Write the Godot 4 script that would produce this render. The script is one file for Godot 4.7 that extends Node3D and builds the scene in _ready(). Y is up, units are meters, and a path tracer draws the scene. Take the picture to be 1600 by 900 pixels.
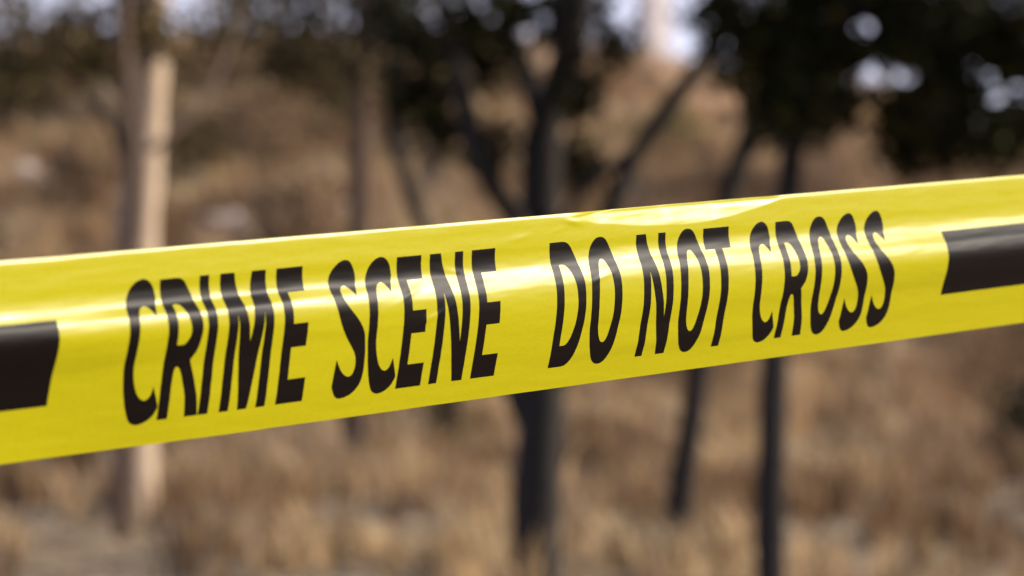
extends Node3D
# Yellow barrier tape stretched across the picture in front of a dry wooded slope.
# Metres, y up; the camera stands at x = z = 0 and looks along -z.

const EYE := 1.25
# The tape: its upper left point, its direction, its outward face and its upward edge direction.
const TAPE_START := Vector3(-0.186667, EYE + 0.0098, -1.40)
const TAPE_ALONG := Vector3(0.63219685, 0.0674282, -0.77186824)
const TAPE_OUT := Vector3(0.77362892, 0.0, 0.63363893)
const TAPE_UP := Vector3(-0.04272514, 0.99772413, 0.05216441)
const TAPE_WIDTH := 75.4   # millimetres
# How far the film stands out (mm) at distances down from its upper edge (mm), at seven places along it.
const DOWN := [0.0, 1.5, 6.0, 12.0, 16.5, 21.0, 26.0, 31.0, 37.0, 44.0, 52.0, 60.0, 66.0, 76.0]
const ALONG := [-240.0, 20.0, 105.0, 268.0, 390.0, 625.0, 900.0]
const BULGE := [
	[-0.5, -0.1, -0.04, 0.0, 0.3, 1.2, 2.6, 2.6, 0.6, -2.2, -4.4, -6.5, -8.0, -10.0],
	[-0.55, -0.12, -0.04, 0.0, 0.0, 0.8, 2.6, 3.1, 1.3, -1.9, -4.6, -7.0, -8.6, -11.0],
	[-0.5, -0.12, -0.04, 0.0, -0.4, 0.3, 2.9, 3.6, 2.5, 0.4, -1.3, -3.0, -4.6, -7.5],
	[-0.5, -0.12, -0.03, 0.0, -0.4, -0.1, 1.3, 2.5, 2.6, 1.6, -0.2, -2.4, -4.1, -7.0],
	[-0.55, -0.12, -0.03, 0.0, -0.3, 0.5, 2.3, 3.2, 3.2, 2.4, 0.3, -1.6, -3.8, -6.8],
	[-0.75, -0.22, -0.04, 0.0, -0.1, 0.4, 2.2, 4.4, 5.3, 3.8, 0.8, -1.5, -3.3, -6.0],
	[-0.6, -0.15, -0.04, 0.0, 0.1, 0.8, 2.4, 4.0, 4.4, 3.0, 0.6, -1.8, -3.6, -6.4]]
# Letter outlines and counters in millimetres, x along the tape, y down from the cap line.
const GLYPHS := {
	"I": [[0,0,5.2,0,5.2,54,0,54], []],
	"E": [[0,0,15.3,0,15.3,9.7,5.3,9.7,5.3,22.2,13.9,22.2,13.9,31.6,5.3,31.6,5.3,44.4,15.6,44.4,15.6,54,0,54], []],
	"T": [[0,0,19.5,0,19.5,9.6,12.7,9.6,12.7,54,7.1,54,7.1,9.6,0,9.6], []],
	"N": [[0,0,6.9,0,16.4,38,16.1,0,21.4,0,21.4,54,15,54,5.1,15.6,5.1,54,0,54], []],
	"M": [[0,0,7.9,0,12.9,27.6,17.9,0,25.8,0,25.8,54,20.6,54,20.9,14.8,15.4,54,10.3,54,5.3,14.8,5.1,54,0,54], []],
	"O": [[21.4,27.1,21.31,32.39,21.03,36.56,20.57,40.26,19.94,43.57,19.13,46.49,18.16,49,17.04,51.1,15.77,52.75,14.34,53.94,12.74,54.66,10.7,54.9,8.664,54.66,7.06,53.94,5.634,52.75,4.36,51.1,3.237,49,2.269,46.49,1.464,43.57,0.8287,40.26,0.37,36.56,0.09276,32.39,0,27.1,0.09276,21.81,0.37,17.64,0.8287,13.94,1.464,10.63,2.269,7.71,3.237,5.195,4.36,3.103,5.634,1.453,7.06,0.2613,8.664,-0.459,10.7,-0.7,12.74,-0.459,14.34,0.2613,15.77,1.453,17.04,3.103,18.16,5.195,19.13,7.71,19.94,10.63,20.57,13.94,21.03,17.64,21.31,21.81], [16.1,27.1,16.01,31.24,15.72,34.74,15.27,37.82,14.64,40.45,13.86,42.57,12.96,44.13,11.92,45.08,10.7,45.4,9.478,45.08,8.445,44.13,7.535,42.57,6.759,40.45,6.134,37.82,5.675,34.74,5.394,31.24,5.3,27.1,5.394,22.96,5.675,19.46,6.134,16.38,6.759,13.75,7.535,11.63,8.445,10.07,9.478,9.12,10.7,8.8,11.92,9.12,12.96,10.07,13.86,11.63,14.64,13.75,15.27,16.38,15.72,19.46,16.01,22.96]],
	"D": [[0,0,8.6,0,11.02,0.3205,12.96,1.277,14.68,2.853,16.19,5.025,17.48,7.76,18.54,11.02,19.35,14.78,19.89,19.04,20.17,23.91,20.17,30.09,19.89,34.96,19.35,39.22,18.54,42.98,17.48,46.24,16.19,48.98,14.68,51.15,12.96,52.72,11.02,53.68,8.6,54,0,54], [5.1,9.8,7.6,9.8,9.213,10.16,10.66,11.24,11.94,13,13.03,15.36,13.88,18.26,14.46,21.58,14.76,25.26,14.76,29.34,14.46,33.02,13.88,36.34,13.03,39.24,11.94,41.6,10.66,43.36,9.213,44.44,7.6,44.8,5.1,44.8]],
	"R": [[0,0,2.948,-0.03333,6.407,-0.06667,9.2,0,10.75,0.1815,11.63,0.463,12.4,0.9,13.21,1.5,13.92,2.256,14.6,3.2,15.31,4.389,16,5.767,16.6,7.2,17.07,8.656,17.46,10.17,17.8,11.7,18.12,13.27,18.39,14.86,18.6,16.4,18.74,17.84,18.81,19.23,18.8,20.6,18.69,21.95,18.49,23.27,18.2,24.6,17.84,25.96,17.4,27.33,16.8,28.6,15.92,29.79,14.88,30.88,14,31.8,14.76,33.59,15.67,35.71,16.6,38,17.55,40.4,18.53,42.96,19.4,45.6,20.14,48.5,20.77,51.48,21.3,54,19.13,54,16.57,54,14.4,54,14.06,51.63,13.65,48.83,13.2,46.3,12.71,44.34,12.18,42.65,11.6,41,10.94,39.22,10.24,37.49,9.6,36.1,9.078,35.21,8.622,34.67,8.2,34.3,7.807,34.04,7.448,33.96,7.1,34,6.744,34.09,6.4,34.32,6.1,34.9,5.852,35.96,5.648,37.37,5.5,39,5.43,40.75,5.415,42.71,5.4,45,5.365,47.94,5.33,51.22,5.3,54,3.631,54,1.669,54,0,54,0,37,0,17], [5.1,10,6.067,9.978,7.206,9.961,8.2,10.1,8.9,10.42,9.456,10.89,10,11.6,10.6,12.63,11.2,13.9,11.7,15.2,12.1,16.51,12.41,17.85,12.6,19.1,12.66,20.23,12.6,21.26,12.4,22.2,12.01,23.04,11.48,23.77,10.9,24.4,10.36,24.92,9.781,25.33,9,25.6,7.831,25.69,6.463,25.64,5.3,25.6,5.237,20.69,5.163,14.91]],
	"C": [[11.5,-0.8,12.94,-0.6125,14.2,-0.1,15.34,0.7,16.3,1.7,17.01,2.762,17.5,4,17.72,5.644,17.8,7.2,16.5,10.5,15.2,13.8,14.56,12.62,13.8,11.4,12.97,10.53,12.1,9.9,11.28,9.556,10.4,9.5,9.294,9.756,8.2,10.3,7.319,11.09,6.6,12.2,6.075,13.71,5.7,15.6,5.45,17.89,5.3,20.5,5.219,23.46,5.2,26.5,5.2,29.32,5.3,32,5.55,34.47,6,36.8,6.756,39.11,7.7,41.2,8.756,42.94,9.9,44.3,11.12,45.21,12.3,45.7,13.29,45.78,14.2,45.5,15.09,44.93,15.9,44,16.57,42.45,17.1,40.9,18.75,44.85,20.4,48.8,19.66,50.25,18.6,51.8,17.04,53.08,15.2,54.1,13.12,54.73,11.1,55,9.544,54.92,8.2,54.5,6.981,53.92,5.8,52.7,4.475,50.23,3.2,47,2.094,43.13,1.2,39.2,0.6437,36.03,0.3,33,0.09375,29.65,0,26.4,-0.0375,23.61,0,21,0.125,18.3,0.3,15.8,0.475,13.79,0.7,12,0.9937,10.27,1.4,8.6,1.95,6.938,2.7,5.3,3.744,3.625,5,2.1,6.425,0.9,8,0,9.769,-0.575], []],
	"S": [[11,-0.9,12.24,-0.6375,13.4,0,14.54,1.219,15.5,2.7,16.16,4.206,16.5,5.7,16.38,7.106,16.1,8.3,15.3,11.1,14.5,13.9,13.68,12.78,12.7,11.6,11.67,10.7,10.6,10,9.556,9.481,8.5,9.3,7.294,9.631,6.3,10.4,5.8,11.58,5.9,13.2,6.887,15.4,8.5,17.8,10.74,20.04,13.1,22.2,15.06,24.24,16.7,26.2,17.91,27.98,18.8,29.9,19.41,32.37,19.8,35,20.05,37.48,20.2,40,20.43,42.75,20.4,45.5,19.85,48.13,18.7,50.5,16.68,52.44,14.1,53.9,10.92,54.75,7.9,55,6.012,54.61,4.6,53.6,3.269,51.73,2.2,49.8,2.7,44.4,3.2,39,4.534,41.02,6.1,43.1,7.756,44.62,9.4,45.7,10.88,46.25,12.2,46.3,13.38,45.87,14.3,44.9,14.87,43.24,15,41.2,14.54,39.01,13.5,36.7,11.67,34.39,9.5,32,7.312,29.48,5.3,26.9,3.837,24.3,2.7,21.7,1.8,19.14,1.1,16.6,0.4938,14.08,0.1,11.6,-0.025,9.144,0.2,6.9,0.9063,5.131,2,3.6,3.525,2.081,5.2,0.8,6.725,-0.05625,8.2,-0.6,9.638,-0.8938], []],
}

var rng := RandomNumberGenerator.new()
var crinkle := FastNoiseLite.new()
var ripple := FastNoiseLite.new()
var hills := FastNoiseLite.new()
var taken := {}


func _ready() -> void:
	rng.seed = 11
	set_camera_and_light()
	set_noise()
	make_materials()
	make_ground()
	make_barrier_tape()
	make_near_trees()
	make_far_trees()
	make_slope_things()
	make_grass()


# ------------------------------------------------------------------ camera, sky, sun
func set_camera_and_light() -> void:
	var cam := Camera3D.new()
	cam.name = "camera"
	add_child(cam)
	cam.position = Vector3(0, EYE, 0)
	cam.near = 0.05
	cam.far = 1200.0
	var lens := CameraAttributesPhysical.new()
	lens.frustum_focal_length = 233.33
	lens.frustum_focus_distance = 1.665
	lens.exposure_aperture = 20.5
	lens.frustum_near = 0.05
	lens.frustum_far = 1200.0
	cam.attributes = lens
	cam.fov = 8.578
	cam.current = true

	var sky_mat := ProceduralSkyMaterial.new()
	sky_mat.sky_top_color = Color(0.33, 0.43, 0.62)
	sky_mat.sky_horizon_color = Color(0.89, 0.89, 0.96)
	sky_mat.sky_curve = 0.16
	sky_mat.ground_bottom_color = Color(0.20, 0.16, 0.12)
	sky_mat.ground_horizon_color = Color(0.55, 0.50, 0.45)
	sky_mat.sun_angle_max = 20.0
	var sky := Sky.new()
	sky.sky_material = sky_mat
	var env := Environment.new()
	env.background_mode = Environment.BG_SKY
	env.sky = sky
	env.background_energy_multiplier = 1.0
	env.tonemap_mode = Environment.TONE_MAPPER_LINEAR
	env.tonemap_exposure = 1.62
	env.sdfgi_enabled = true
	env.ssao_enabled = true
	env.ssil_enabled = true
	var we := WorldEnvironment.new()
	we.name = "world_environment"
	we.environment = env
	add_child(we)

	var sun := DirectionalLight3D.new()
	sun.name = "sun"
	add_child(sun)
	sun.look_at_from_position(Vector3(0.92, 0.38, -0.15) * 50.0, Vector3.ZERO)
	sun.light_energy = 1.55
	sun.light_color = Color(1.0, 0.955, 0.89)
	sun.light_angular_distance = 0.5
	sun.shadow_enabled = true


# ------------------------------------------------------------------ helpers
func set_noise() -> void:
	crinkle.seed = 3
	crinkle.frequency = 1.0
	crinkle.fractal_octaves = 3
	ripple.seed = 8
	ripple.frequency = 1.0
	ripple.fractal_octaves = 2
	hills.seed = 5
	hills.frequency = 0.05
	hills.fractal_octaves = 3


func numbered(called: String) -> String:
	taken[called] = taken.get(called, -1) + 1
	return called if taken[called] == 0 else "%s_%03d" % [called, taken[called]]


func thing(called: String, label: String, category: String, at := Vector3.ZERO, group := "") -> Node3D:
	var o := Node3D.new()
	o.name = numbered(called)
	add_child(o)
	o.position = at
	o.set_meta("label", label)
	o.set_meta("category", category)
	if group:
		o.set_meta("group", group)
	return o


func part(called: String, mesh: Mesh, m: Material, parent: Node3D, at := Vector3.ZERO) -> MeshInstance3D:
	var o := MeshInstance3D.new()
	o.name = called
	o.mesh = mesh
	o.material_override = m
	o.cast_shadow = GeometryInstance3D.SHADOW_CASTING_SETTING_ON
	parent.add_child(o, true)
	o.position = at
	return o


func mesh_of(v: PackedVector3Array, n: PackedVector3Array, idx: PackedInt32Array, c := PackedColorArray()) -> ArrayMesh:
	var a := []
	a.resize(Mesh.ARRAY_MAX)
	a[Mesh.ARRAY_VERTEX] = v
	if n.size():
		a[Mesh.ARRAY_NORMAL] = n
	if c.size():
		a[Mesh.ARRAY_COLOR] = c
	if idx.size():
		a[Mesh.ARRAY_INDEX] = idx
	var m := ArrayMesh.new()
	m.add_surface_from_arrays(Mesh.PRIMITIVE_TRIANGLES, a)
	return m


func noise_texture(freq: float, octaves: int, stops: Array, size := 512, kind := FastNoiseLite.TYPE_SIMPLEX_SMOOTH, sd := 1) -> NoiseTexture2D:
	var n := FastNoiseLite.new()
	n.seed = sd
	n.noise_type = kind
	n.frequency = freq
	n.fractal_octaves = octaves
	var t := NoiseTexture2D.new()
	t.width = size
	t.height = size
	t.seamless = true
	t.noise = n
	if stops.size():
		var g := Gradient.new()
		g.offsets = PackedFloat32Array()
		var offs := PackedFloat32Array()
		var cols := PackedColorArray()
		for s in stops:
			offs.append(s[0])
			cols.append(Color(s[1], s[2], s[3]).linear_to_srgb())
		g.offsets = offs
		g.colors = cols
		t.color_ramp = g
	return t


var M := {}


func mat(called: String, linear: Color, rough: float, spec := 0.5) -> StandardMaterial3D:
	var m := StandardMaterial3D.new()
	m.resource_name = called
	m.albedo_color = linear.linear_to_srgb()
	m.roughness = rough
	m.metallic_specular = spec
	M[called] = m
	return m


func bark(called: String, stops: Array, sd: int) -> void:
	var m := mat(called, Color.WHITE, 0.9, 0.3)
	m.albedo_texture = noise_texture(0.03, 4, stops, 512, FastNoiseLite.TYPE_SIMPLEX_SMOOTH, sd)
	m.uv1_triplanar = true
	m.uv1_scale = Vector3(5.0, 1.4, 5.0)
	m.heightmap_enabled = true
	m.heightmap_scale = 1.0
	m.heightmap_texture = noise_texture(0.04, 4, [], 512, FastNoiseLite.TYPE_SIMPLEX_SMOOTH, sd + 40)


func make_materials() -> void:
	var film := mat("yellow_film", Color(0.40, 0.358, 0.0042), 0.38, 0.26)
	film.albedo_texture = noise_texture(0.045, 5, [[0.0, 0.80, 0.80, 0.80], [0.28, 0.93, 0.93, 0.93], [0.6, 0.97, 0.97, 0.97], [1.0, 1.0, 1.0, 1.0]], 1024, FastNoiseLite.TYPE_SIMPLEX_SMOOTH, 31)
	film.roughness_texture = noise_texture(0.012, 3, [[0.15, 0.62, 0.62, 0.62], [0.85, 1.0, 1.0, 1.0]], 512, FastNoiseLite.TYPE_SIMPLEX_SMOOTH, 21)
	film.uv1_triplanar = true
	film.uv1_scale = Vector3(6, 20, 6)
	var ink := mat("black_ink", Color.WHITE, 0.40, 0.165)
	# rubbed print: mostly solid, a few worn specks
	ink.albedo_texture = noise_texture(0.11, 4, [[0.0, 0.035, 0.024, 0.006], [0.14, 0.007, 0.0045, 0.0035], [0.7, 0.0055, 0.0035, 0.003], [1.0, 0.016, 0.013, 0.011]], 1024, FastNoiseLite.TYPE_SIMPLEX_SMOOTH, 33)
	ink.uv1_triplanar = true
	ink.uv1_scale = Vector3(6, 20, 6)
	bark("dark_bark", [[0.2, 0.018, 0.015, 0.013], [0.5, 0.035, 0.030, 0.027], [0.8, 0.065, 0.055, 0.048]], 2)
	bark("brown_bark", [[0.2, 0.07, 0.045, 0.03], [0.5, 0.14, 0.092, 0.062], [0.8, 0.22, 0.15, 0.10]], 4)
	bark("pale_bark", [[0.25, 0.30, 0.21, 0.135], [0.4, 0.54, 0.40, 0.27], [0.6, 0.64, 0.49, 0.35], [0.8, 0.72, 0.57, 0.42]], 6)
	bark("stake_wood", [[0.2, 0.16, 0.11, 0.07], [0.5, 0.25, 0.18, 0.12], [0.8, 0.33, 0.25, 0.17]], 9)
	for l in [["leaf", 0.6], ["straw", 0.75]]:
		var m := mat(l[0], Color.WHITE, l[1], 0.2)
		m.vertex_color_use_as_albedo = true
		m.cull_mode = BaseMaterial3D.CULL_DISABLED
	M.straw.backlight_enabled = true
	M.straw.backlight = Color(0.62, 0.56, 0.46)
	var dry := mat("dry_leaf", Color.WHITE, 0.8, 0.3)
	dry.vertex_color_use_as_albedo = true
	dry.cull_mode = BaseMaterial3D.CULL_DISABLED
	dry.backlight_enabled = true
	dry.backlight = Color(0.55, 0.48, 0.40)
	var soil := mat("soil", Color.WHITE, 0.95, 0.2)
	soil.albedo_texture = noise_texture(0.02, 5, [[0.15, 0.11, 0.072, 0.042], [0.42, 0.23, 0.162, 0.095], [0.62, 0.35, 0.255, 0.15], [0.85, 0.46, 0.35, 0.215]], 1024, FastNoiseLite.TYPE_SIMPLEX_SMOOTH, 12)
	soil.uv1_triplanar = true
	soil.uv1_world_triplanar = true
	soil.uv1_scale = Vector3(0.17, 0.17, 0.17)
	soil.heightmap_enabled = true
	soil.heightmap_scale = 5.0
	soil.heightmap_texture = noise_texture(0.05, 5, [], 1024, FastNoiseLite.TYPE_SIMPLEX_SMOOTH, 13)
	var stone := mat("pale_stone", Color.WHITE, 0.85, 0.3)
	stone.albedo_texture = noise_texture(0.03, 4, [[0.2, 0.48, 0.36, 0.29], [0.5, 0.66, 0.52, 0.43], [0.8, 0.75, 0.62, 0.53]], 256, FastNoiseLite.TYPE_SIMPLEX_SMOOTH, 15)
	stone.uv1_triplanar = true
	var wash := mat("lime_wash", Color.WHITE, 0.85, 0.3)
	wash.albedo_texture = noise_texture(0.02, 4, [[0.2, 0.55, 0.47, 0.42], [0.55, 0.74, 0.67, 0.64], [0.8, 0.80, 0.75, 0.73]], 256, FastNoiseLite.TYPE_SIMPLEX_SMOOTH, 16)
	wash.uv1_triplanar = true


# ------------------------------------------------------------------ ground
func ground_height(x: float, z: float) -> float:
	var far := -z
	var rise := smoothstep(18.0, 66.0, far)
	var ridge := 5.0 - (0.15 if x > 0.0 else 0.02) * clampf(x, -8.0, 12.0)
	var h := ridge * rise * (0.55 + 0.45 * rise)
	h += hills.get_noise_2d(x * 2.0, z * 2.0) * 0.35 * smoothstep(10.0, 40.0, far)
	h += hills.get_noise_2d(x * 9.0 + 50.0, z * 9.0) * 0.05
	h -= smoothstep(75.0, 160.0, far) * 3.0
	return h


func make_ground() -> void:
	var xs := []
	var x := -300.0
	while x <= 300.0:
		xs.append(x)
		x += 0.4 if absf(x) < 14.0 else (2.0 if absf(x) < 40.0 else 20.0)
	var zs := []
	var z := 60.0
	while z >= -700.0:
		zs.append(z)
		z -= 0.4 if z <= -8.0 and z > -75.0 else (2.0 if z <= 8.0 and z > -110.0 else 20.0)
	var v := PackedVector3Array()
	var nn := PackedVector3Array()
	var idx := PackedInt32Array()
	for zz in zs:
		for xx in xs:
			v.append(Vector3(xx, ground_height(xx, zz), zz))
			nn.append(Vector3(ground_height(xx - 0.2, zz) - ground_height(xx + 0.2, zz), 0.4, ground_height(xx, zz - 0.2) - ground_height(xx, zz + 0.2)).normalized())
	var w := xs.size()
	for j in zs.size() - 1:
		for i in w - 1:
			var a := j * w + i
			idx.append_array([a, a + w, a + 1, a + 1, a + w, a + w + 1])
	var g := part("ground", mesh_of(v, nn, idx), M.soil, self)
	g.set_meta("kind", "structure")
	g.set_meta("label", "dry brown earth slope rising behind the yellow tape")


# ------------------------------------------------------------------ the tape
func spline(k: Array, y: Array, t: float) -> float:
	t = clampf(t, k[0], k[k.size() - 1])
	var i := 0
	while i < k.size() - 2 and t > k[i + 1]:
		i += 1
	var h: float = k[i + 1] - k[i]
	var s: float = (t - k[i]) / h
	var m0: float = (y[i + 1] - y[maxi(i - 1, 0)]) / (k[i + 1] - k[maxi(i - 1, 0)])
	var last := mini(i + 2, k.size() - 1)
	var m1: float = (y[last] - y[i]) / (k[last] - k[i])
	var s2 := s * s
	var s3 := s2 * s
	return (2 * s3 - 3 * s2 + 1) * y[i] + (s3 - 2 * s2 + s) * h * m0 + (-2 * s3 + 3 * s2) * y[i + 1] + (s3 - s2) * h * m1


var rows_u := -1.0e9
var rows := []


func bulge(u: float, v: float) -> float:
	if u != rows_u:
		rows_u = u
		rows = []
		for k in DOWN.size():
			var col := []
			for r in BULGE:
				col.append(r[k])
			rows.append(spline(ALONG, col, u))
	return spline(DOWN, rows, v)


const DENT_U := [332.0, 345.0, 357.0, 370.0, 384.5, 398.0, 412.6, 425.0, 437.0, 450.0, 462.0, 473.0, 482.5, 491.0, 499.0]
const DENT_V := [2.6, 4.4, 6.0, 7.1, 8.0, 8.8, 9.3, 9.2, 8.6, 7.7, 6.4, 5.0, 3.3, 1.9, 0.4]


func stand_out(u: float, v: float) -> float:
	var d := bulge(u, v)
	# the dented upper edge: below its creased rim the film is as elsewhere, above it leans back
	if u > 332.0 and u < 499.0:
		var rim := spline(DENT_U, DENT_V, u) + ripple.get_noise_2d(u * 0.03, 40.0) * 0.6
		var lift := smoothstep(332.0, 352.0, u) * (1.0 - smoothstep(484.0, 499.0, u))
		if v < rim + 0.5:
			var lean := rim - v
			var soft := 0.5 * (lean + sqrt(lean * lean + 0.04))
			d -= soft * 0.235 * lift + ripple.get_noise_2d(u * 0.022, v * 0.14 + 7.0) * 0.10 * lift * clampf(lean / 2.0, 0.0, 1.0)
			var flap := lerpf(2.6, 0.3, clampf((u - 333.0) / 33.0, 0.0, 1.0)) - v
			if u < 367.0 and flap > 0.0:
				d += flap * 0.45 * lift
	# faint pull lines along the film and a few small crinkles
	d += ripple.get_noise_2d(u * 0.022, v * 0.13) * 0.085
	d += crinkle.get_noise_2d(u * 0.035, v * 0.22 + 90.0) * 0.012
	for c in [[238.0, 38.0, 10.0, 0.28, 0.5], [338.0, 4.2, 6.0, 0.35, -0.25], [326.0, 7.0, 5.0, 0.14, 0.3], [352.0, 29.0, 8.0, 0.20, 0.35], [255.0, 20.0, 9.0, 0.16, -0.3], [300.0, 9.0, 7.0, 0.14, 0.2], [226.0, 27.0, 7.0, 0.18, 0.6]]:
		var du: float = u - c[0]
		var dv: float = v - c[1] + du * c[4] * 0.6
		if absf(du) < 3.0 * c[2] and absf(dv) < 5.0:
			d += c[3] * exp(-du * du / (c[2] * c[2])) * exp(-dv * dv / 1.8)
	return d


func on_tape(u: float, v: float, lift := 0.0) -> Vector3:
	return TAPE_START + (TAPE_ALONG * u - TAPE_UP * (v + ripple.get_noise_2d(u * 0.02, 300.0 + v * 0.01) * 0.09) + TAPE_OUT * (stand_out(u, v) + lift)) * 0.001


func tape_normal(u: float, v: float) -> Vector3:
	var e := 0.3
	var a := on_tape(u + e, v) - on_tape(u - e, v)
	var b := on_tape(u, v + e) - on_tape(u, v - e)
	return b.cross(a).normalized()


func make_barrier_tape() -> void:
	var t := thing("barrier_tape", "glossy yellow plastic barrier tape with black CRIME SCENE DO NOT CROSS lettering", "barrier tape", TAPE_START)
	var us := []
	var u := -760.0
	while u <= 1560.0:
		us.append(u)
		u += 2.5 if u >= -60.0 and u < 780.0 else 25.0
	var nv := 150
	var pos := []
	var v := PackedVector3Array()
	var nn := PackedVector3Array()
	for side in 2:
		for uu in us:
			for k in nv + 1:
				var vv := TAPE_WIDTH * k / nv
				var p: Vector3
				var n: Vector3
				if side == 0:
					p = on_tape(uu, vv)
					n = tape_normal(uu, vv)
					pos.append([p, n])
				else:
					var q: Array = pos[v.size() - pos.size()]
					n = -q[1]
					p = q[0] + n * 0.00012
				v.append(p - TAPE_START)
				nn.append(n)
	var idx := PackedInt32Array()
	var w := nv + 1
	var half := us.size() * w
	for i in us.size() - 1:
		for k in nv:
			var a := i * w + k
			idx.append_array([a, a + w, a + 1, a + 1, a + w, a + w + 1])
			a += half
			idx.append_array([a, a + 1, a + w, a + 1, a + w + 1, a + w])
		var b := i * w
		idx.append_array([b, b + half, b + w, b + w, b + half, b + half + w])
		b += nv
		idx.append_array([b, b + w, b + half, b + w, b + half + w, b + half])
	part("film", mesh_of(v, nn, idx), M.yellow_film, t)
	for l in [["C", 61.4], ["R", 82.2], ["I", 104.0], ["M", 115.5], ["E", 147.5], ["S", 177.6], ["C", 198.4], ["E", 220.0], ["N", 240.8], ["E", 267.9],
			["D", 320.0], ["O", 344.2], ["N", 381.2], ["O", 408.2], ["T", 431.0], ["C", 464.3], ["R", 487.2], ["O", 511.6], ["S", 536.4], ["S", 559.5]]:
		var g: Array = GLYPHS[l[0]]
		var o := part("printed_letter", print_mesh(outline(g[0], l[1], 12.1), outline(g[1], l[1], 12.1)), M.black_ink, t)
		o.set_meta("label", "black printed letter " + l[0])
	for b in [[-230.0, 25.0, 23.4], [624.6, 880.0, 24.2]]:
		var ring := PackedVector2Array([Vector2(b[0], b[2]), Vector2(b[1], b[2]), Vector2(b[1], 55.4), Vector2(b[0], 55.4)])
		part("printed_bar", print_mesh(ring, PackedVector2Array()), M.black_ink, t)
	# the stakes that hold it, beyond both sides of the picture
	for s in [[-735.0, "weathered square wooden stake holding the near end of the yellow tape"], [1535.0, "weathered square wooden stake holding the far end of the yellow tape"]]:
		var p := on_tape(s[0], 38.0) - TAPE_OUT * 0.028
		var base := Vector3(p.x, ground_height(p.x, p.z) - 0.25, p.z)
		var k := thing("wooden_stake", s[1], "stake", base, "stakes holding the tape")
		k.rotation.y = atan2(TAPE_OUT.x, TAPE_OUT.z)
		var st := CSGPolygon3D.new()
		st.polygon = PackedVector2Array([Vector2(-0.02, 0.06), Vector2(0, 0), Vector2(0.02, 0.06), Vector2(0.022, 1.62), Vector2(0.016, 1.64), Vector2(-0.016, 1.64), Vector2(-0.022, 1.62)])
		st.depth = 0.04
		st.position.z = 0.02
		st.name = "post"
		st.material = M.stake_wood
		k.add_child(st)


func outline(flat: Array, u: float, v: float) -> PackedVector2Array:
	var r := PackedVector2Array()
	for i in range(0, flat.size(), 2):
		r.append(Vector2(flat[i] + u, flat[i + 1] + v))
	return r


func print_mesh(ring: PackedVector2Array, counter: PackedVector2Array) -> ArrayMesh:
	var lo := ring[0]
	var hi := ring[0]
	for p in ring:
		lo = lo.min(p)
		hi = hi.max(p)
	var v := PackedVector3Array()
	var nn := PackedVector3Array()
	var idx := PackedInt32Array()
	var y := lo.y
	var wide := hi.x - lo.x > 60.0
	while y < hi.y:
		var strip := PackedVector2Array([Vector2(lo.x - 1, y), Vector2(hi.x + 1, y), Vector2(hi.x + 1, y + 0.7), Vector2(lo.x - 1, y + 0.7)])
		for whole in Geometry2D.intersect_polygons(ring, strip):
			for piece in (Geometry2D.clip_polygons(whole, counter) if counter.size() else [whole]):
				var x := lo.x
				while x < hi.x:
					var step := 8.0 if wide else 2.5
					var cell := PackedVector2Array([Vector2(x, y - 1), Vector2(x + step, y - 1), Vector2(x + step, y + 2), Vector2(x, y + 2)])
					for bit in Geometry2D.intersect_polygons(piece, cell):
						var tri := Geometry2D.triangulate_polygon(bit)
						if tri.is_empty():
							continue
						var first := v.size()
						for p in bit:
							v.append(on_tape(p.x, p.y, 0.07) - TAPE_START)
							nn.append(tape_normal(p.x, p.y))
						for k in range(0, tri.size(), 3):
							var a: Vector2 = bit[tri[k]]
							var b: Vector2 = bit[tri[k + 1]]
							var c: Vector2 = bit[tri[k + 2]]
							if (b - a).cross(c - a) > 0:   # clockwise seen from the camera side
								idx.append_array([first + tri[k], first + tri[k + 1], first + tri[k + 2]])
							else:
								idx.append_array([first + tri[k], first + tri[k + 2], first + tri[k + 1]])
					x += step
		y += 0.7
	return mesh_of(v, nn, idx)


# ------------------------------------------------------------------ trees
func limb(points: Array, r0: float, r1: float, sides := 9) -> ArrayMesh:
	# a tapered, slightly knobbly tube through the points
	var curve := Curve3D.new()
	for i in points.size():
		var tan_: Vector3 = (points[mini(i + 1, points.size() - 1)] - points[maxi(i - 1, 0)]) / 6.0
		curve.add_point(points[i], -tan_, tan_)
	var length := curve.get_baked_length()
	var n := clampi(int(length / 0.12), 6, 60)
	var v := PackedVector3Array()
	var nn := PackedVector3Array()
	var idx := PackedInt32Array()
	for i in n + 1:
		var f := float(i) / n
		var p := curve.sample_baked(length * f, true)
		var q := curve.sample_baked(minf(length * f + 0.01, length), true)
		var o := curve.sample_baked(maxf(length * f - 0.01, 0.0), true)
		var d := (q - o).normalized()
		var sx := d.cross(Vector3(0.3, 0.1, 1)).normalized()
		var sy := d.cross(sx)
		var r := lerpf(r0, r1, f)
		for k in sides + 1:
			var a := TAU * (k % sides) / sides
			var dir := sx * cos(a) + sy * sin(a)
			var rr := r * (1.0 + 0.22 * hills.get_noise_3d(p.x * 60.0 + dir.x * 9.0, p.y * 60.0, p.z * 60.0 + dir.z * 9.0))
			v.append(p + dir * rr)
			nn.append(dir)
	var w := sides + 1
	for i in n:
		for k in sides:
			var a := i * w + k
			idx.append_array([a, a + w, a + 1, a + 1, a + w, a + w + 1])
	return mesh_of(v, nn, idx)


class Leaves:
	var v := PackedVector3Array()
	var c := PackedColorArray()


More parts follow.
